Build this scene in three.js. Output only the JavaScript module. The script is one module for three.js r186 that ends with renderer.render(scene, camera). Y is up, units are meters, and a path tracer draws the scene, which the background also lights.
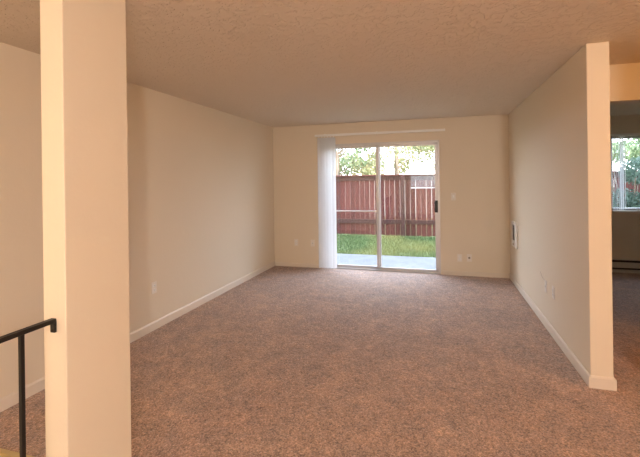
import * as THREE from 'three';
import { RoundedBoxGeometry } from 'three/addons/geometries/RoundedBoxGeometry.js';
import { mergeGeometries } from 'three/addons/utils/BufferGeometryUtils.js';
import { RectAreaLightUniformsLib } from 'three/addons/lights/RectAreaLightUniformsLib.js';

// ------------------------------------------------------------------ camera, sky, sun, exposure
const renderer = new THREE.WebGLRenderer({ antialias: true });
renderer.toneMapping = THREE.LinearToneMapping;
renderer.toneMappingExposure = 1.18;
renderer.shadowMap.enabled = true;
RectAreaLightUniformsLib.init();
const scene = new THREE.Scene();

const FOCAL = 392.28, W = 640, HT = 457;
const camera = new THREE.PerspectiveCamera(2 * Math.atan(HT / 2 / FOCAL) * 180 / Math.PI, W / HT, 0.05, 200);
camera.position.set(0, 1.493, 6.403);
camera.rotation.order = 'YXZ';
camera.rotation.set(0, 0.291, -0.0129);
camera.setViewOffset(W, HT, 0, 48.16, W, HT);        // rising-front lens: verticals stay upright

const sunDir = new THREE.Vector3(0.35, 0.72, 0.85).normalize();   // behind the house, which shades patio and fence
// hazy clear sky: pale at the horizon, light blue overhead
const skyRows = 64, skyData = new Float32Array(skyRows * 8 * 4);
for (let y = 0; y < skyRows; y++) for (let x = 0; x < 8; x++) {
  const up = Math.max(0, Math.sin(((y + 0.5) / skyRows - 0.5) * Math.PI)), t = Math.pow(up, 0.6), k = (y * 8 + x) * 4;
  skyData[k] = 1.0 - 0.42 * t; skyData[k + 1] = 1.02 - 0.25 * t; skyData[k + 2] = 1.04 + 0.02 * t; skyData[k + 3] = 1;
}
const sky = new THREE.DataTexture(skyData, 8, skyRows, THREE.RGBAFormat, THREE.FloatType);
sky.mapping = THREE.EquirectangularReflectionMapping; sky.magFilter = THREE.LinearFilter; sky.needsUpdate = true;
scene.background = sky;
scene.backgroundIntensity = 8.6;

const sun = new THREE.DirectionalLight(new THREE.Color(1, 0.93, 0.82), 7.5);
sun.position.copy(sunDir).multiplyScalar(40);
sun.castShadow = true;
Object.assign(sun.shadow.camera, { left: -25, right: 25, top: 25, bottom: -25, near: 1, far: 90 });
sun.shadow.mapSize.set(4096, 4096);
scene.add(sun, sun.target);

const HALL_LAMP = { color: [1.0, 0.50, 0.14], power: 2.5 };
const ENTRY_LAMP = { color: [1.0, 0.74, 0.45], power: 3.4 };
const DINING_LAMP = { color: [1.0, 0.91, 0.85], power: 19 };
const KITCHEN_LAMP = { color: [1.0, 0.95, 0.97], power: 38 };        // fluorescent panel

// ------------------------------------------------------------------ random and noise
let seed = 7;
const rnd = () => { seed = (seed * 1664525 + 1013904223) >>> 0; return seed / 4294967296; };
const rr = (a, b) => a + (b - a) * rnd();
const hash = (i, j, s) => { let h = (Math.imul(i, 374761393) ^ Math.imul(j, 668265263) ^ Math.imul(s, 2147483647 - 91)) >>> 0; h = Math.imul(h ^ (h >>> 13), 1274126177) >>> 0; return ((h ^ (h >>> 16)) >>> 0) / 4294967296; };
function noiseField(n, cells, s) {             // tileable value noise, cells per tile
  const out = new Float32Array(n * n), sm = t => t * t * (3 - 2 * t);
  for (let y = 0; y < n; y++) {
    const fy = y / n * cells, j = Math.floor(fy), v = sm(fy - j), j1 = (j + 1) % cells;
    for (let x = 0; x < n; x++) {
      const fx = x / n * cells, i = Math.floor(fx), u = sm(fx - i), i1 = (i + 1) % cells;
      const a = hash(i, j, s), b = hash(i1, j, s), c = hash(i, j1, s), d = hash(i1, j1, s);
      out[y * n + x] = a + (b - a) * u + (c - a) * v + (a - b - c + d) * u * v;
    }
  }
  return out;
}
function fbm(n, list, s) {
  const out = new Float32Array(n * n); let tot = 0;
  list.forEach(([cells, w], k) => { const f = noiseField(n, cells, s + k * 17); for (let i = 0; i < out.length; i++) out[i] += f[i] * w; tot += w; });
  for (let i = 0; i < out.length; i++) out[i] /= tot;
  return out;
}
function texture(n, fn, srgb, metres, m = n) {
  const d = new Uint8Array(n * m * 4);
  for (let i = 0; i < n * m; i++) { const c = fn(i); d[i * 4] = c[0]; d[i * 4 + 1] = c[1]; d[i * 4 + 2] = c[2]; d[i * 4 + 3] = 255; }
  const t = new THREE.DataTexture(d, n, m);
  t.wrapS = t.wrapT = THREE.RepeatWrapping; t.magFilter = THREE.LinearFilter; t.minFilter = THREE.LinearMipmapLinearFilter; t.generateMipmaps = true;
  if (srgb) t.colorSpace = THREE.SRGBColorSpace;
  const [a, b] = Array.isArray(metres) ? metres : [metres, metres];
  t.repeat.set(1 / a, 1 / b); t.needsUpdate = true;
  return t;
}
const grey = v => { v = Math.max(0, Math.min(255, v * 255)); return [v, v, v]; };
const lin = (r, g, b) => new THREE.Color().setRGB(r, g, b);

// ------------------------------------------------------------------ materials
const M = {};
{
  // painted drywall: orange-peel relief
  const peel = fbm(512, [[60, 1], [120, 0.6], [17, 0.4]], 3);
  const peelT = texture(512, i => grey(peel[i]), false, 0.9);
  M.wall = new THREE.MeshStandardMaterial({ color: lin(0.75, 0.65, 0.505), roughness: 0.62, bumpMap: peelT, bumpScale: 0.0006 });
  // knockdown ceiling: flattened blobs
  const kd = fbm(1024, [[44, 1], [90, 0.7], [170, 0.35]], 11), kd2 = fbm(1024, [[8, 1], [16, 0.6]], 12);
  const kdT = texture(1024, i => { const v = kd[i] + (kd2[i] - 0.5) * 0.25; const t = Math.max(0, Math.min(1, (v - 0.5) / 0.09 + 0.5)); return grey(t); }, false, 1.6);
  M.ceiling = new THREE.MeshStandardMaterial({ color: lin(0.74, 0.64, 0.515), roughness: 0.8, bumpMap: kdT, bumpScale: 0.004 });
  M.scuff = new THREE.MeshStandardMaterial({ color: lin(0.40, 0.31, 0.24), roughness: 0.8 });
  M.trim = new THREE.MeshStandardMaterial({ color: lin(0.74, 0.65, 0.54), roughness: 0.42 });
  // cut-pile carpet
  const N = 2048, fine = fbm(N, [[460, 0.8], [900, 1.2], [230, 0.25]], 21), mid = fbm(N, [[60, 1], [120, 0.8], [30, 0.8]], 31), big = fbm(N, [[6, 1], [12, 0.8], [24, 0.5]], 41);
  const carpetC = texture(N, i => {
    const k = 1 + (fine[i] - 0.5) * 0.85 + (mid[i] - 0.5) * 0.22 + (big[i] - 0.5) * 0.12, w = (mid[i] - 0.5) * 10;
    return [Math.min(255, Math.max(0, 168 * k + w)), Math.min(255, Math.max(0, 140 * k)), Math.min(255, Math.max(0, 124 * k - w))];
  }, true, 4.0);
  const carpetB = texture(N, i => grey(0.5 + (fine[i] - 0.5) * 1.3 + (mid[i] - 0.5) * 0.35), false, 4.0);
  M.carpet = new THREE.MeshPhysicalMaterial({ map: carpetC, bumpMap: carpetB, bumpScale: 0.007, roughness: 0.85, sheen: 1, sheenRoughness: 0.4, sheenColor: lin(0.78, 0.76, 0.76) });
  // concrete
  const con = fbm(512, [[5, 1], [20, 0.7], [80, 0.6], [200, 0.5]], 51);
  M.concrete = new THREE.MeshStandardMaterial({ map: texture(512, i => { const k = 0.8 + con[i] * 0.4; return [106 * k, 106 * k, 106 * k]; }, true, 3), roughness: 0.9, bumpMap: texture(512, i => grey(con[i]), false, 3), bumpScale: 0.004 });
  M.soil = new THREE.MeshStandardMaterial({ map: texture(512, i => { const k = 0.7 + con[i] * 0.6; return [104 * k, 112 * k, 66 * k]; }, true, 2), roughness: 1 });
  // stained fence wood, three tones; grain runs along v
  const wn = 256, grain = new Float32Array(wn * wn), g1 = noiseField(wn, 64, 61), g2 = noiseField(wn, 8, 62), g3 = noiseField(wn, 128, 63);
  for (let y = 0; y < wn; y++) for (let x = 0; x < wn; x++) grain[y * wn + x] = 0.5 * g1[((y >> 4) % wn) * wn + x] + 0.3 * g2[y * wn + x] + 0.2 * g3[(y >> 2) * wn + x];
  const woodMap = (r, g, b) => texture(wn, i => { const k = 0.72 + grain[i] * 0.56; return [r * k, g * k, b * k]; }, true, [0.4, 1.1]);
  M.board = [[97, 48, 42], [88, 43, 38], [104, 55, 48], [92, 49, 44]].map(c => new THREE.MeshStandardMaterial({ map: woodMap(...c), roughness: 0.85 }));
  M.rail = new THREE.MeshStandardMaterial({ map: woodMap(74, 46, 41), roughness: 0.85 });
  // metals, plastics
  M.alu = new THREE.MeshStandardMaterial({ color: lin(0.60, 0.58, 0.57), roughness: 0.4, metalness: 0.35 });
  M.black = new THREE.MeshStandardMaterial({ color: lin(0.012, 0.010, 0.009), roughness: 0.42, metalness: 0.2 });
  M.handle = new THREE.MeshStandardMaterial({ color: lin(0.02, 0.018, 0.017), roughness: 0.4 });
  M.white = new THREE.MeshStandardMaterial({ color: lin(0.86, 0.84, 0.80), roughness: 0.4 });
  M.plate = new THREE.MeshStandardMaterial({ color: lin(0.80, 0.74, 0.66), roughness: 0.4 });
  M.slot = new THREE.MeshStandardMaterial({ color: lin(0.03, 0.025, 0.02), roughness: 0.6 });
  M.grille = new THREE.MeshStandardMaterial({ color: lin(0.035, 0.026, 0.022), roughness: 0.5, metalness: 0.3 });
  M.brass = new THREE.MeshStandardMaterial({ color: lin(0.62, 0.50, 0.26), roughness: 0.35, metalness: 0.6 });
  M.heater = new THREE.MeshStandardMaterial({ color: lin(0.62, 0.57, 0.50), roughness: 0.4 });
  const vin = fbm(256, [[30, 1], [60, 0.6]], 71);
  M.vinyl = new THREE.MeshStandardMaterial({ map: texture(256, i => { const k = 0.85 + vin[i] * 0.3; return [168 * k, 140 * k, 92 * k]; }, true, 0.6), roughness: 0.5 });
  M.pane = new THREE.MeshPhysicalMaterial({ color: 0xffffff, transmission: 1, thickness: 0, roughness: 0, ior: 1.45 });
  M.vane = new THREE.MeshPhysicalMaterial({ color: lin(0.86, 0.86, 0.86), transmission: 0.4, thickness: 0, roughness: 0.9, side: THREE.DoubleSide });
  M.film = new THREE.MeshPhysicalMaterial({ color: lin(0.42, 0.42, 0.44), roughness: 0.5, transparent: true, opacity: 0.13, side: THREE.DoubleSide });
  M.filmHem = new THREE.MeshStandardMaterial({ color: lin(0.75, 0.73, 0.72), roughness: 0.6 });
  M.siding = new THREE.MeshStandardMaterial({ color: lin(0.55, 0.50, 0.43), roughness: 0.9 });
  M.stucco = new THREE.MeshStandardMaterial({ color: lin(0.62, 0.55, 0.50), roughness: 0.95 });
  M.roof = new THREE.MeshStandardMaterial({ color: lin(0.16, 0.14, 0.13), roughness: 0.95 });
  M.bark = new THREE.MeshStandardMaterial({ color: lin(0.22, 0.17, 0.13), roughness: 1 });
  M.leaf = new THREE.MeshPhysicalMaterial({ color: 0xffffff, transmission: 0.35, thickness: 0, roughness: 0.9, side: THREE.DoubleSide });
  M.grass = new THREE.MeshStandardMaterial({ color: 0xffffff, roughness: 0.9, side: THREE.DoubleSide });
}
function glow(r, g, b, k) { return new THREE.MeshStandardMaterial({ color: lin(0.85, 0.8, 0.72), emissive: lin(r, g, b), emissiveIntensity: k, roughness: 0.4 }); }

// ------------------------------------------------------------------ builders
const taken = {};
const numbered = n => { taken[n] = (taken[n] ?? -1) + 1; return taken[n] ? n + '_' + String(taken[n]).padStart(3, '0') : n; };
function shade(o) { o.castShadow = o.receiveShadow = true; return o; }
function metricUV(g) {                         // uv in metres from position, by the way each face points
  const p = g.attributes.position, n = g.attributes.normal, uv = new Float32Array(p.count * 2);
  for (let i = 0; i < p.count; i++) {
    const ax = Math.abs(n.getX(i)), ay = Math.abs(n.getY(i)), az = Math.abs(n.getZ(i));
    if (ay >= ax && ay >= az) { uv[2 * i] = p.getX(i); uv[2 * i + 1] = p.getZ(i); }
    else if (ax >= az) { uv[2 * i] = p.getZ(i); uv[2 * i + 1] = p.getY(i); }
    else { uv[2 * i] = p.getX(i); uv[2 * i + 1] = p.getY(i); }
  }
  g.setAttribute('uv', new THREE.BufferAttribute(uv, 2));
  return g;
}
function box(x0, x1, y0, y1, z0, z1, r = 0) {
  const w = x1 - x0, h = y1 - y0, d = z1 - z0;
  let g = r ? new RoundedBoxGeometry(w, h, d, 3, r) : new THREE.BoxGeometry(w, h, d);
  g = g.index ? g.toNonIndexed() : g;
  g.translate((x0 + x1) / 2, (y0 + y1) / 2, (z0 + z1) / 2);
  return metricUV(g);
}
function tube(pts, r, seg = 24, rad = 8) { return new THREE.TubeGeometry(new THREE.CatmullRomCurve3(pts.map(p => new THREE.Vector3(...p))), seg, r, rad).toNonIndexed(); }
function cyl(r0, r1, h, x, y, z, axis = 'y', seg = 20) {
  const g = new THREE.CylinderGeometry(r0, r1, h, seg).toNonIndexed();
  if (axis === 'x') g.rotateZ(Math.PI / 2); if (axis === 'z') g.rotateX(Math.PI / 2);
  return g.translate(x, y, z);
}
const clean = gs => gs.map(g => { g = g.index ? g.toNonIndexed() : g; for (const k of Object.keys(g.attributes)) if (!['position', 'normal', 'uv'].includes(k)) g.deleteAttribute(k); return g; });
function mesh(name, geos, m, parent) {
  const g = Array.isArray(geos) ? (geos.length > 1 ? mergeGeometries(clean(geos)) : geos[0]) : geos;
  const o = shade(new THREE.Mesh(g, m)); o.name = parent ? name : numbered(name);
  (parent ?? scene).add(o);
  return o;
}
function thing(name, label, category, pos = [0, 0, 0], turn = 0, group) {
  const o = new THREE.Group(); o.name = numbered(name); o.position.set(...pos); o.rotation.y = turn; scene.add(o);
  o.userData = { label, category }; if (group) o.userData.group = group;
  return o;
}
function struct(name, geos, m, label, category) {
  const o = geos ? mesh(name, geos, m) : new THREE.Group();
  if (!geos) { o.name = name; scene.add(o); }
  o.userData = { label, category, kind: 'structure' };
  return o;
}

// ------------------------------------------------------------------ room shell
const H = 2.44, XL = -2.773, XR = 1.023, XR2 = 1.1645, ZE = 3.189, ZH = 2.505, ZB = -0.78, ZR = 11, XO = 3.7;
const STAIR_X = -1.655, STAIR_Z = 4.815, LOW = -0.54;
const DX0 = -1.875, DX1 = 0.035, DH = 2.10;    // sliding door opening

struct('floor', [box(XL, XR2, -0.3, 0, 0, STAIR_Z), box(STAIR_X, XR2, -0.3, 0, STAIR_Z, ZR), box(XR2, XO, -0.3, 0, ZB, ZR)], M.carpet, 'brown cut-pile carpet covering the floor', 'carpet');
struct('ceiling', [box(XL - 0.12, XR2, H, H + 0.2, 0, ZR + 0.12), box(XR2, XO + 0.12, H, H + 0.2, ZB, ZR + 0.12)], M.ceiling, 'textured beige ceiling above the room', 'ceiling');
struct('wall_left', [box(XL - 0.14, XL, -0.8, H, -0.14, ZR + 0.12)], M.wall, 'long beige wall on the left of the room', 'wall');
struct('wall_back', [box(XL - 0.14, DX0, -0.16, H, -0.14, 0), box(DX1, XR2, -0.16, H, -0.14, 0), box(DX0, DX1, DH, H, -0.14, 0)], M.wall, 'beige far wall around the sliding glass door', 'wall');
struct('wall_right', [box(XR, XR2, 0, H, 0, ZE, 0.006)], M.wall, 'beige partition wall ending at the hallway', 'wall');
mesh('scuff_mark', tube([[XR, 0.505, 1.80], [XR, 0.478, 1.845], [XR, 0.462, 1.90], [XR, 0.455, 1.965]], 0.0022, 24, 6), M.scuff, scene.getObjectByName('wall_right'));
struct('wall_hall', [box(XR2, 1.27, 0, H, ZH - 0.12, ZH), box(1.27, 2.09, 2.132, H, ZH - 0.12, ZH), box(2.09, XO, 0, H, ZH - 0.12, ZH)], M.wall, 'beige hallway wall above the bedroom doorway', 'wall');
struct('wall_bedroom', [box(XR2, 2.60, -0.16, H, ZB - 0.14, ZB), box(3.5, 4.4, -0.16, H, ZB - 0.14, ZB), box(2.60, 3.5, -0.16, 0.965, ZB - 0.14, ZB), box(2.60, 3.5, 2.12, H, ZB - 0.14, ZB)], M.wall, 'bedroom wall around the window seen through the doorway', 'wall');
struct('wall_outer', [box(XR, XR2, -0.16, H, ZB - 0.14, -0.14)], M.siding, 'outside wall beside the patio', 'wall');
struct('wall_far_right', [box(4.4, 4.54, -0.16, H, ZB - 0.14, ZH), box(XO, 4.54, -0.16, H, ZH - 0.12, ZH), box(XO, XO + 0.14, -0.16, H, ZH, ZR + 0.12)], M.wall, 'right outer wall of the bedroom and hallway', 'wall');
struct('ceiling_bedroom', [box(XO + 0.12, 4.54, H, H + 0.2, ZB - 0.14, ZH)], M.ceiling, 'right end of the bedroom ceiling', 'ceiling');
struct('floor_bedroom', [box(XO, 4.4, -0.16, 0, ZB, ZH - 0.12)], M.carpet, 'carpet at the right end of the bedroom', 'carpet');
struct('wall_lamp_blocker', [box(1.32, XO, 0, H, 5.0, 5.12)], M.wall, 'added beige wall out of view, shielding the bedroom doorway from the lamps', 'wall');  // added out of view: stops pendant and panel light from entering the bedroom
struct('wall_rear', [box(XL - 0.14, XO + 0.14, -0.8, H, ZR, ZR + 0.14)], M.wall, 'beige wall behind the viewpoint', 'wall');
struct('wall_stub', [box(-1.670, -1.541, LOW, H, 4.733, 5.10, 0.006)], M.wall, 'narrow beige wall stub at the top of the stairs', 'wall');
// steps down to the entry, their carpet edge bound by a metal nosing
struct('floor_entry', [box(XL, STAIR_X, LOW - 0.2, LOW, STAIR_Z + 0.56, ZR), box(XL, STAIR_X, LOW - 0.2, -0.18, STAIR_Z, STAIR_Z + 0.28), box(XL, STAIR_X, LOW - 0.2, -0.36, STAIR_Z + 0.28, STAIR_Z + 0.56), box(STAIR_X, STAIR_X + 0.02, LOW - 0.2, -0.001, 5.10, ZR)], M.vinyl, 'tan vinyl entry steps below the carpeted floor', 'stairs');
struct('trim_1', [box(XL, STAIR_X, -0.03, 0.006, STAIR_Z - 0.012, STAIR_Z + 0.018, 0.004)], M.brass, 'thin pale metal nosing along the top of the entry steps', 'trim');

// baseboards: a plain board with an eased top edge
function boardX(x0, x1, z, s, h = 0.075, t = 0.013) {          // runs along x, face towards s*z
  const sh = new THREE.Shape([[0, 0], [t, 0], [t, h - 0.012], [t * 0.45, h], [0, h]].map(p => new THREE.Vector2(...p)));
  const g = new THREE.ExtrudeGeometry(sh, { depth: x1 - x0, bevelEnabled: false });
  g.rotateY(-Math.PI / 2); // profile x -> z
  if (s < 0) g.rotateY(Math.PI);
  g.computeBoundingBox(); const b = g.boundingBox;
  return g.translate(x0 - b.min.x, 0, s > 0 ? z - b.min.z : z - b.max.z);
}
function boardZ(z0, z1, x, s, h = 0.085, t = 0.013) {
  const g = boardX(z0, z1, 0, 1, h, t); g.rotateY(Math.PI / 2); if (s < 0) g.rotateY(Math.PI);
  g.computeBoundingBox(); const b = g.boundingBox;
  return g.translate(s > 0 ? x - b.min.x : x - b.max.x, 0, z0 - b.min.z);
}
struct('baseboard_left', [boardZ(0, STAIR_Z, XL, 1)], M.trim, 'off-white baseboard along the left wall', 'baseboard');
struct('baseboard_back', [boardX(XL + 0.013, DX0 - 0.06, 0, 1, 0.065), boardX(DX1 + 0.02, XR - 0.013, 0, 1, 0.065)], M.trim, 'off-white baseboard along the far wall', 'baseboard');
struct('baseboard_right', [boardZ(0, ZE + 0.013, XR, -1), boardX(XR, XR2, ZE, 1, 0.085), boardZ(ZH, ZE + 0.013, XR2, 1)], M.trim, 'off-white baseboard wrapping the partition wall end', 'baseboard');
struct('baseboard_hall', [boardX(2.09, XO, ZH, 1)], M.trim, 'off-white baseboard along the hallway wall', 'baseboard');

// ------------------------------------------------------------------ sliding glass door
{
  const d = struct('door_1', null, null, 'aluminium sliding glass door leading to the patio', 'sliding door');
  const zf0 = -0.105, zf1 = -0.005;
  mesh('jamb', box(DX0, DX0 + 0.035, 0, DH, zf0, zf1, 0.004), M.alu, d);
  mesh('jamb', box(DX1 - 0.035, DX1, 0, DH, zf0, zf1, 0.004), M.alu, d);
  mesh('head', box(DX0, DX1, DH - 0.04, DH, zf0, zf1, 0.004), M.alu, d);
  mesh('sill_track', [box(DX0, DX1, -0.02, 0.02, zf0, zf1, 0.003), box(DX0 + 0.03, DX1 - 0.03, 0.02, 0.032, -0.045, -0.041), box(DX0 + 0.03, DX1 - 0.03, 0.02, 0.032, -0.075, -0.071)], M.alu, d);
  function panel(name, x0, x1, z, st) {
    const y0 = 0.03, y1 = DH - 0.038, t = 0.028;
    const p = mesh(name, [box(x0, x0 + st[0], y0, y1, z - t / 2, z + t / 2, 0.003), box(x1 - st[1], x1, y0, y1, z - t / 2, z + t / 2, 0.003),
      box(x0, x1, y0, y0 + 0.032, z - t / 2, z + t / 2, 0.003), box(x0, x1, y1 - 0.04, y1, z - t / 2, z + t / 2, 0.003)], M.alu, d);
    mesh('pane', box(x0 + st[0], x1 - st[1], y0 + 0.032, y1 - 0.04, z - 0.002, z + 0.002), M.pane, p);
    return p;
  }
  panel('fixed_panel', DX0 + 0.035, -0.90, -0.076, [0.04, 0.045]);
  const sp = panel('sliding_panel', -0.965, DX1 - 0.03, -0.036, [0.042, 0.045]);
  // handle: dark plate and pull on the lock stile
  const hd = mesh('handle', [box(-0.045, 0.004, 0.965, 1.155, -0.022, -0.006, 0.004), box(-0.05, -0.024, 0.985, 1.135, 0.012, 0.03, 0.006), box(-0.046, -0.026, 0.985, 1.01, -0.012, 0.02, 0.003), box(-0.046, -0.026, 1.11, 1.135, -0.012, 0.02, 0.003)], M.handle, sp);
  hd.userData.label = 'dark plastic pull handle';
  mesh('lock_lever', box(-0.018, -0.004, 1.045, 1.085, -0.008, 0.012, 0.003), M.handle, hd);
}
{ // hinged security bar braced across the fixed half of the door
  const t = thing('security_bar', 'thin white security bar across the left glass panel', 'security bar', [0, 0, 0]);
  mesh('bar', cyl(0.009, 0.009, 0.86, -1.405, 0.972, -0.04, 'x', 14), M.white, t);
  mesh('saddle', [box(-0.985, -0.966, 0.955, 0.99, -0.056, -0.024, 0.003)], M.white, t);
  mesh('hinge', [box(-1.842, -1.828, 0.95, 0.995, -0.058, -0.022, 0.003), cyl(0.006, 0.006, 0.05, -1.83, 0.972, -0.04, 'z', 10)], M.white, t);
}

// ------------------------------------------------------------------ vertical blinds
function vaneGeo(w, y0, y1, turn, bow = 0.006) {
  const n = 6, pos = [], idx = [], uv = [];
  for (let i = 0; i <= n; i++) {
    const u = i / n - 0.5, b = bow * (1 - 4 * u * u), x = u * w * Math.cos(turn) - b * Math.sin(turn), z = u * w * Math.sin(turn) + b * Math.cos(turn);
    pos.push(x, y0, z, x, y1, z); uv.push(u * w, y0, u * w, y1);
    if (i < n) { const a = i * 2; idx.push(a, a + 2, a + 1, a + 1, a + 2, a + 3); }
  }
  const g = new THREE.BufferGeometry();
  g.setAttribute('position', new THREE.Float32BufferAttribute(pos, 3)); g.setAttribute('uv', new THREE.Float32BufferAttribute(uv, 2)); g.setIndex(idx); g.computeVertexNormals();
  return g;
}
{
  const t = thing('vertical_blind', 'white vertical blind drawn aside at the left of the glass door', 'blind', [0, 0, 0.075]);
  mesh('headrail', [box(-1.975, 0.122, 2.228, 2.262, -0.022, 0.022, 0.004)], M.white, t);
  for (const x of [-1.8, -0.93, -0.05]) mesh('bracket', box(x - 0.012, x + 0.012, 2.258, 2.268, -0.075, 0.02), M.white, t);
  const xs = 6;
  for (let i = 0; i < xs; i++) {
    const x = -1.905 + i * 0.0505, turn = -1.1 + rr(-0.14, 0.14);
    const v = mesh('vane', vaneGeo(0.089, 0.025, 2.205, turn), M.vane, t); v.position.x = x;
    mesh('hanger', box(-0.006, 0.006, 2.195, 2.232, -0.003, 0.003), M.white, v);
  }
}

// ------------------------------------------------------------------ wall plates and heater
function plate(name, label, category, pos, turn, kind, group) {
  const t = thing(name, label, category, pos, turn, group);
  mesh('cover_plate', box(-0.036, 0.036, -0.058, 0.058, 0, 0.006, 0.0025), M.plate, t);
  if (kind === 'outlet') for (const y of [-0.021, 0.021]) {
    const r = mesh('receptacle', box(-0.017, 0.017, y - 0.014, y + 0.014, 0.004, 0.0085, 0.003), M.white, t);
    mesh('slot', [box(-0.008, -0.006, y - 0.003, y + 0.006, 0.007, 0.0092), box(0.006, 0.008, y - 0.003, y + 0.006, 0.007, 0.0092), cyl(0.0022, 0.0022, 0.002, 0, y - 0.008, 0.0082, 'z', 8)], M.slot, r);
  }
  if (kind === 'jack') { const r = mesh('socket', cyl(0.014, 0.014, 0.006, 0, 0, 0.008, 'z', 18), M.slot, t); mesh('pin', cyl(0.005, 0.005, 0.012, 0, 0, 0.013, 'z', 10), M.brass, r); }
  if (kind === 'phone') { const r = mesh('socket', box(-0.012, 0.012, -0.012, 0.012, 0.004, 0.009, 0.002), M.white, t); mesh('slot', box(-0.006, 0.006, -0.005, 0.004, 0.007, 0.0096), M.slot, r); }
  if (kind === 'switch') {
    const r = mesh('switch_frame', box(-0.013, 0.013, -0.024, 0.024, 0.004, 0.008, 0.002), M.white, t);
    const g = box(-0.005, 0.005, -0.010, 0.010, -0.003, 0.016, 0.002); g.rotateX(0.5); g.translate(0, 0, 0.008); mesh('toggle', g, M.white, r);
  }
  for (const y of (kind === 'outlet' ? [0] : [-0.042, 0.042])) mesh('screw', cyl(0.003, 0.003, 0.002, 0, y, 0.0065, 'z', 8), M.heater, t);
  return t;
}
const RIGHT = -Math.PI / 2, LEFT = Math.PI / 2;
plate('light_switch', 'ivory toggle light switch beside the sliding door handle', 'light switch', [0.232, 1.215, 0], 0, 'switch');
plate('wall_outlet', 'pale outlet low on far wall just right of sliding door', 'outlet', [0.312, 0.272, 0], 0, 'outlet');
plate('cable_jack', 'pale cable jack plate with a dark socket near the far right corner', 'wall jack', [0.452, 0.278, 0], 0, 'jack');
plate('wall_outlet', 'pale outlet low on far wall nearest the left corner', 'outlet', [-2.362, 0.42, 0], 0, 'outlet');
plate('phone_jack', 'faint plate low on far wall beside the gathered blind', 'wall jack', [-2.062, 0.42, 0], 0, 'phone');
plate('wall_outlet', 'white outlet low on the long left wall', 'outlet', [XL, 0.425, 3.072], LEFT, 'outlet');
plate('phone_jack', 'farther of two white plates low on the right partition wall', 'wall jack', [XR, 0.41, 2.022], RIGHT, 'phone');
plate('wall_outlet', 'nearer of two white plates low on the right partition wall', 'outlet', [XR, 0.422, 2.287], RIGHT, 'outlet');
{
  const t = thing('wall_heater', 'white framed wall heater with dark grille on the right wall', 'heater', [XR, 0.71, 0.44], RIGHT);
  // local x runs from far (-) ... after the turn, +x points along +z
  mesh('cover', [box(-0.17, 0.17, 0.13, 0.175, 0, 0.022, 0.004), box(-0.17, 0.17, -0.175, -0.085, 0, 0.022, 0.004), box(-0.17, -0.135, -0.09, 0.135, 0, 0.022, 0.004), box(0.05, 0.17, -0.09, 0.135, 0, 0.022, 0.004)], M.white, t);
  mesh('grille_back', box(-0.14, 0.055, -0.09, 0.135, 0.0005, 0.004), M.slot, t);
  for (let k = 0; k < 9; k++) { const g = box(-0.135, 0.05, -0.002, 0.002, -0.006, 0.006); g.rotateX(0.9); g.translate(0, -0.078 + k * 0.0245, 0.011); mesh('louvre', g, M.grille, t); }
  mesh('dial', cyl(0.014, 0.016, 0.016, 0.0, -0.13, 0.029, 'z', 18), M.plate, t);
}
// ------------------------------------------------------------------ stair railing
{
  const x = -1.605, t = thing('stair_railing', 'black metal railing fixed to the narrow wall stub', 'railing', [x, 0, 5.1]);
  const z1 = 2.6;
  mesh('handrail', [box(-0.0135, 0.0135, 0.89, 0.909, 0.002, z1, 0.003)], M.black, t);
  mesh('wall_bracket', [box(-0.0125, 0.0125, 0.848, 0.900, 0, 0.012, 0.003), cyl(0.004, 0.004, 0.005, 0, 0.86, 0.015, 'z', 8)], M.black, t);
  for (let z = 0.143; z < z1; z += 0.143) mesh('baluster', box(-0.0075, 0.0075, 0.001, 0.891, z - 0.0075, z + 0.0075), M.black, t);
}

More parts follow.
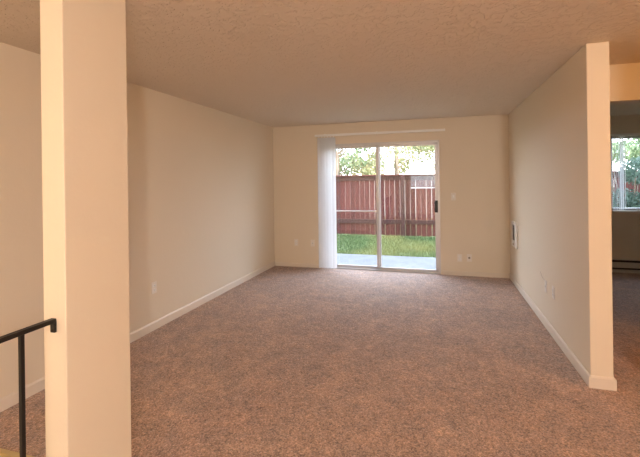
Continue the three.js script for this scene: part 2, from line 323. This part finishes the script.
// ------------------------------------------------------------------ bedroom: window, blind, baseboard heater
{
  const w = struct('window_1', null, null, 'bedroom window seen through the doorway', 'window');
  const x0 = 2.6, x1 = 3.5, y0 = 0.965, y1 = 2.12;
  mesh('window_frame', [box(x0, x0 + 0.035, y0, y1, ZB - 0.11, ZB - 0.03, 0.003), box(x1 - 0.035, x1, y0, y1, ZB - 0.11, ZB - 0.03, 0.003), box(x0, x1, y0, y0 + 0.035, ZB - 0.11, ZB - 0.03, 0.003), box(x0, x1, y1 - 0.035, y1, ZB - 0.11, ZB - 0.03, 0.003), box(3.08, 3.12, y0, y1, ZB - 0.10, ZB - 0.04, 0.003)], M.alu, w);
  mesh('pane', box(x0 + 0.035, 3.08, y0 + 0.035, y1 - 0.035, ZB - 0.072, ZB - 0.068), M.pane, w);
  mesh('pane', box(3.12, x1 - 0.035, y0 + 0.035, y1 - 0.035, ZB - 0.072, ZB - 0.068), M.pane, w);
  mesh('window_sill', box(x0 - 0.03, x1 + 0.03, y0 - 0.022, y0, ZB - 0.05, ZB + 0.045, 0.004), M.trim, w);
  const t = thing('vertical_blind', 'pale vertical blind gathered at the bedroom window', 'blind', [0, 0, ZB + 0.07]);
  mesh('headrail', [box(x0 - 0.05, x1 + 0.05, y1 - 0.005, y1 + 0.03, -0.02, 0.02, 0.004)], M.white, t);
  for (let i = 0; i < 6; i++) { const v = mesh('vane', vaneGeo(0.089, y0 + 0.02, y1 - 0.01, -1.1 + rr(-0.15, 0.15)), M.vane, t); v.position.x = 2.62 + i * 0.028; }
  const h = thing('baseboard_heater', 'long pale baseboard heater under the bedroom window', 'heater', [0, 0, ZB]);
  mesh('casing', [box(1.9, 4.3, 0.196, 0.202, 0, 0.03, 0.002), box(1.9, 4.3, 0.085, 0.168, 0.045, 0.068, 0.006), box(1.9, 4.3, 0.008, 0.055, 0.03, 0.062, 0.006)], M.heater, h);
  mesh('back_plate', box(1.9, 4.3, 0.0, 0.198, 0, 0.006), M.slot, h);
  mesh('fin_tube', [cyl(0.014, 0.014, 2.36, 3.1, 0.10, 0.028, 'x', 10)], M.grille, h);
  mesh('end_cap', box(1.885, 1.905, 0, 0.202, 0, 0.07, 0.004), M.heater, h);
  mesh('end_cap', box(4.295, 4.315, 0, 0.202, 0, 0.07, 0.004), M.heater, h);
}

// ------------------------------------------------------------------ lamps behind and beside the viewpoint
function dome(label, x, z, r, lamp) {
  const t = thing('ceiling_lamp', label, 'lamp', [x, H, z]);
  mesh('canopy', cyl(r * 0.9, r, 0.03, 0, -0.015, 0, 'y', 32), M.white, t);
  const pts = []; for (let i = 0; i <= 10; i++) { const a = i / 10 * Math.PI / 2; pts.push(new THREE.Vector2(r * Math.cos(a), -0.03 - 0.075 * Math.sin(a))); }
  mesh('lamp_shade', new THREE.LatheGeometry(pts, 32), glow(...lamp.color, 2.5), t);
  mesh('finial', cyl(0.008, 0.008, 0.02, 0, -0.11, 0, 'y', 12), M.brass, t);
  const l = new THREE.PointLight(lin(...lamp.color), lamp.power, 0, 2); l.position.set(0, -0.16, 0); l.castShadow = true; l.shadow.radius = 5; l.name = 'lamp_light'; t.add(l);
}
dome('round glass ceiling lamp over the entry steps', -2.45, 7.3, 0.15, ENTRY_LAMP);
{
  const t = thing('kitchen_light', 'white fluorescent ceiling panel toward the kitchen', 'lamp', [0.4, H, 10.2]);
  mesh('housing', [box(-0.33, 0.33, -0.07, 0, -0.62, -0.6, 0.003), box(-0.33, 0.33, -0.07, 0, 0.6, 0.62, 0.003), box(-0.33, -0.3, -0.07, 0, -0.6, 0.6, 0.003), box(0.3, 0.33, -0.07, 0, -0.6, 0.6, 0.003)], M.white, t);
  mesh('lamp_diffuser', box(-0.3, 0.3, -0.066, -0.05, -0.6, 0.6), glow(...KITCHEN_LAMP.color, 2), t);
  const l = new THREE.RectAreaLight(lin(...KITCHEN_LAMP.color), KITCHEN_LAMP.power, 0.6, 1.2); l.position.set(0, -0.075, 0); l.rotation.x = -Math.PI / 2; l.name = 'panel_light'; t.add(l);
}
dome('round glass ceiling lamp in the hallway', 2.5, 4.2, 0.16, HALL_LAMP);
{
  const r = 0.15, t = thing('pendant_lamp', 'frosted glass globe pendant over the dining area', 'lamp', [1.15, H, 8.2]);
  mesh('canopy', cyl(0.06, 0.065, 0.025, 0, -0.0125, 0, 'y', 24), M.white, t);
  mesh('cord', cyl(0.005, 0.005, 0.42, 0, -0.235, 0, 'y', 8), M.black, t);
  mesh('holder', cyl(0.035, 0.045, 0.05, 0, -0.46, 0, 'y', 20), M.brass, t);
  mesh('lamp_globe', new THREE.SphereGeometry(r, 32, 20).translate(0, -0.62, 0), glow(...DINING_LAMP.color, 2.5), t);
  const l = new THREE.PointLight(lin(...DINING_LAMP.color), DINING_LAMP.power, 0, 2); l.position.set(0, -0.62, 0); l.castShadow = true; l.shadow.radius = 6; l.name = 'lamp_light'; t.add(l);
}

// ------------------------------------------------------------------ outside: house, patio, grass, fence, trees
struct('wall_upper', [box(-7, 8, H + 0.2, 5.4, -0.14, 11.1)], M.siding, 'upper storey of the house above the room', 'wall');
struct('roof', [box(-7.3, 8.3, 5.4, 5.62, -0.55, 11.5)], M.roof, 'flat roof of the house', 'roof');
struct('wall_neighbour', [box(-7, XL - 0.14, -0.2, H + 0.2, -0.14, 11.1), box(4.54, 8, -0.2, H + 0.2, ZB - 0.14, 11.1)], M.siding, 'outside walls of the neighbouring homes', 'wall');
struct('patio', [box(-3.6, XR, -0.2, -0.10, -1.86, -0.14)], M.concrete, 'pale concrete patio slab outside the glass door', 'patio');
struct('ground', [box(-40, 40, -0.5, -0.16, -60, -0.14)], M.soil, 'ground of the garden and beyond', 'ground');
{
  const blade = new THREE.BufferGeometry();
  blade.setAttribute('position', new THREE.Float32BufferAttribute([-0.5, 0, 0, 0.5, 0, 0, -0.28, 0.6, 0.12, 0.28, 0.6, 0.12, 0, 1, 0.42], 3));
  blade.setIndex([0, 1, 2, 1, 3, 2, 2, 3, 4]); blade.computeVertexNormals();
  const n = 70000, im = new THREE.InstancedMesh(blade, M.grass, n), d = new THREE.Object3D(), c = new THREE.Color();
  const patch = noiseField(128, 16, 81);
  for (let i = 0; i < n; i++) {
    const x = rr(-6.5, 6), z = x > XR ? rr(-5.05, -1) : rr(-5.05, -1.86);
    const p = patch[((Math.floor((z + 20) * 9) & 127) * 128) + (Math.floor((x + 20) * 9) & 127)];
    const h = rr(0.05, 0.095);
    d.position.set(x, -0.165, z); d.rotation.set(rr(-0.3, 0.3), rr(0, 6.28), rr(-0.3, 0.3)); d.scale.set(rr(0.006, 0.011), h, h); d.updateMatrix(); im.setMatrixAt(i, d.matrix);
    const dry = Math.max(0, p - 0.55) * 1.6 + rr(0, 0.12), k = rr(0.75, 1.25);
    im.setColorAt(i, c.setRGB((0.075 + dry * 0.32) * k, (0.14 + dry * 0.19) * k, (0.045 + dry * 0.06) * k));
  }
  im.name = 'lawn_grass'; shade(im); im.userData = { label: 'green lawn strip between patio and wooden fence', category: 'grass', kind: 'stuff' };
  scene.add(im);
}
{ // board fence, seen from its rail side
  const t = thing('wooden_fence', 'reddish brown board fence behind the lawn', 'fence', [0, 0, -5.1]);
  const step = 0.147, shapes = [0, 1, 2].map(k => box(-0.0715 + k * 0.0008, 0.0715 - k * 0.0008, -0.14, 1.56, -0.062, -0.042));
  let k = 0;
  for (let x = -7; x < 7.6; x += step, k++) {
    const b = mesh('board', shapes[k % 3], M.board[Math.floor(rnd() * 4)], t);
    b.position.set(x + rr(-0.0012, 0.0012), rr(-0.012, 0.012), rr(-0.003, 0.003)); b.rotation.z = rr(-0.001, 0.001);
  }
  for (const [y0, y1] of [[1.465, 1.60], [0.20, 0.325]]) for (const [a, b] of [[-7.1, -3.405], [-3.395, -0.955], [-0.945, 1.485], [1.495, 3.925], [3.935, 7.6]]) mesh('rail', box(a, b, y0, y1, -0.041, -0.003, 0.003), M.rail, t);
  for (const [a, b] of [[-7.1, -3.4], [-3.395, -0.955], [-0.945, 1.485], [1.495, 7.6]]) mesh('cap', box(a, b, 1.60, 1.635, -0.075, 0.05, 0.004), M.board[2], t);
  for (const x of [-5.84, -3.40, -0.955, 1.49, 3.93, 6.37]) { mesh('post', box(x - 0.048, x + 0.048, -0.2, 1.60, -0.002, 0.092, 0.004), M.rail, t); }
  const s = thing('plastic_sheet', 'translucent whitish sheet hung on the fence right of the post', 'sheet', [-0.37, 1.42, -4.99]);
  mesh('film', box(-0.35, 0.35, -0.17, 0.17, -0.002, 0.002), M.film, s);
  mesh('hem', box(-0.35, 0.35, -0.185, -0.165, -0.004, 0.004), M.filmHem, s);
}
{ // pale sunlit wall of the next property
  const t = thing('stucco_wall', 'pale sunlit stucco wall glimpsed through the fence gaps', 'wall', [-2, -0.16, -11]);
  mesh('wall_body', box(-9, 5.5, 0, 1.68, -0.2, 0), M.stucco, t);
  mesh('coping', box(-9.05, 5.55, 1.68, 1.74, -0.25, 0.05, 0.01), M.stucco, t);
}
function leafShape() {
  const g = new THREE.BufferGeometry();
  g.setAttribute('position', new THREE.Float32BufferAttribute([0, -0.5, 0, 0.3, 0, 0.06, 0, 0.5, 0, -0.3, 0, 0.06], 3)); g.setIndex([0, 1, 2, 0, 2, 3]); g.computeVertexNormals();
  return g;
}
const LEAF = leafShape();
function leaves(name, parent, blobs, count, size, tones) {
  const im = new THREE.InstancedMesh(LEAF, M.leaf, count), d = new THREE.Object3D(), c = new THREE.Color();
  for (let i = 0; i < count; i++) {
    const [bx, by, bz, rx, ry, rz] = blobs[Math.floor(rnd() * blobs.length)];
    const a = rr(0, 6.283), u = rr(-1, 1), q = Math.sqrt(1 - u * u), k = Math.cbrt(rr(0.15, 1));
    d.position.set(bx + rx * q * Math.cos(a) * k, by + ry * u * k, bz + rz * q * Math.sin(a) * k);
    d.rotation.set(rr(-1.2, 1.2), rr(0, 6.28), rr(-3, 3)); d.scale.setScalar(size * rr(0.6, 1.3)); d.updateMatrix(); im.setMatrixAt(i, d.matrix);
    const t = tones[Math.floor(rnd() * tones.length)], m = rr(0.8, 1.2); im.setColorAt(i, c.setRGB(t[0] * m, t[1] * m, t[2] * m));
  }
  im.name = name; shade(im); im.userData.kind = 'stuff'; parent.add(im);
  return im;
}
function tree(label, x, z, h, spread, count, tones, low = 0.35) {
  const t = thing('tree', label, 'tree', [x, -0.16, z], 0, 'trees beyond the fence');
  mesh('trunk', new THREE.CylinderGeometry(0.10, 0.16, h * 0.6, 10).translate(0, h * 0.3, 0), M.bark, t);
  const blobs = [], br = [];
  for (let i = 0; i < 16; i++) {
    const a = rr(0, 6.28), r = spread * Math.sqrt(rnd()), y = h * rr(low, 0.95);
    blobs.push([r * Math.cos(a), y, r * Math.sin(a), rr(0.5, 0.95), rr(0.4, 0.75), rr(0.5, 0.95)]);
    const y0 = Math.min(h * 0.58, y * rr(0.55, 0.8));
    br.push(tube([[0, y0, 0], [r * 0.5 * Math.cos(a), (y0 + y) / 2 + 0.1, r * 0.5 * Math.sin(a)], [r * Math.cos(a), y, r * Math.sin(a)]], 0.03, 8, 5));
  }
  mesh('branches', br, M.bark, t);
  leaves('foliage', t, blobs, count, 0.15, tones);
}
const PALE = [[0.34, 0.34, 0.16], [0.40, 0.37, 0.20], [0.26, 0.29, 0.14]], GREEN = [[0.12, 0.19, 0.09], [0.18, 0.25, 0.12], [0.25, 0.29, 0.15]];
tree('green leafy tree seen left of the door mullion', -5.0, -13.5, 5.2, 1.9, 9000, GREEN);
tree('pale yellow-green tree behind the door mullion', -2.1, -15.0, 6.0, 2.2, 9000, PALE);
tree('pale sunlit tree above the fence at the right of the door', 0.8, -16.0, 6.2, 2.4, 9000, PALE);
tree('leafy tree outside the bedroom window', 8.8, -11.5, 5.5, 2.6, 9000, GREEN);
{
  const t = thing('climbing_vine', 'dark leafy vine beside the right edge of the glass', 'vine', [0.0, -0.16, -4.93]);
  mesh('stem', tube([[0, 0, 0], [0.03, 0.5, 0.01], [-0.02, 1.1, 0], [0.02, 1.75, 0]], 0.008, 20, 6), M.bark, t);
  leaves('foliage', t, [[0, 1.6, 0, 0.11, 0.16, 0.05], [0.04, 1.35, 0, 0.09, 0.16, 0.05], [0.03, 1.05, 0, 0.07, 0.16, 0.05], [0.03, 0.7, 0, 0.06, 0.2, 0.05]], 260, 0.05, [[0.06, 0.10, 0.07], [0.09, 0.13, 0.10]]);
}

function shrub(label, x, z, h, w, count) {
  const t = thing('garden_shrub', label, 'shrub', [x, -0.16, z], 0, 'shrubs outside the bedroom window'), st = [], blobs = [];
  for (let i = 0; i < 7; i++) { const a = i * 0.9, q = w * 0.7; st.push(tube([[0, 0, 0], [q * 0.4 * Math.cos(a), h * 0.4, q * 0.4 * Math.sin(a)], [q * Math.cos(a), h * rr(0.75, 0.95), q * Math.sin(a)]], 0.012, 8, 5)); }
  for (let i = 0; i < 14; i++) blobs.push([rr(-w, w) * 0.75, h * rr(0.18, 0.92), rr(-w, w) * 0.5, rr(0.25, 0.4), rr(0.22, 0.36), rr(0.22, 0.35)]);
  mesh('stems', st, M.bark, t);
  leaves('foliage', t, blobs, count, 0.075, [[0.05, 0.10, 0.07], [0.08, 0.14, 0.10], [0.11, 0.17, 0.13]]);
}
shrub('dark green shrub below the gathered bedroom blind', 3.9, -3.4, 1.95, 0.75, 9000);
shrub('dense green shrub in the middle of the bedroom window', 4.7, -3.2, 2.0, 0.5, 6000);
shrub('taller green shrub at the right side of the bedroom window', 5.5, -3.9, 2.1, 0.65, 5000);

renderer.render(scene, camera);
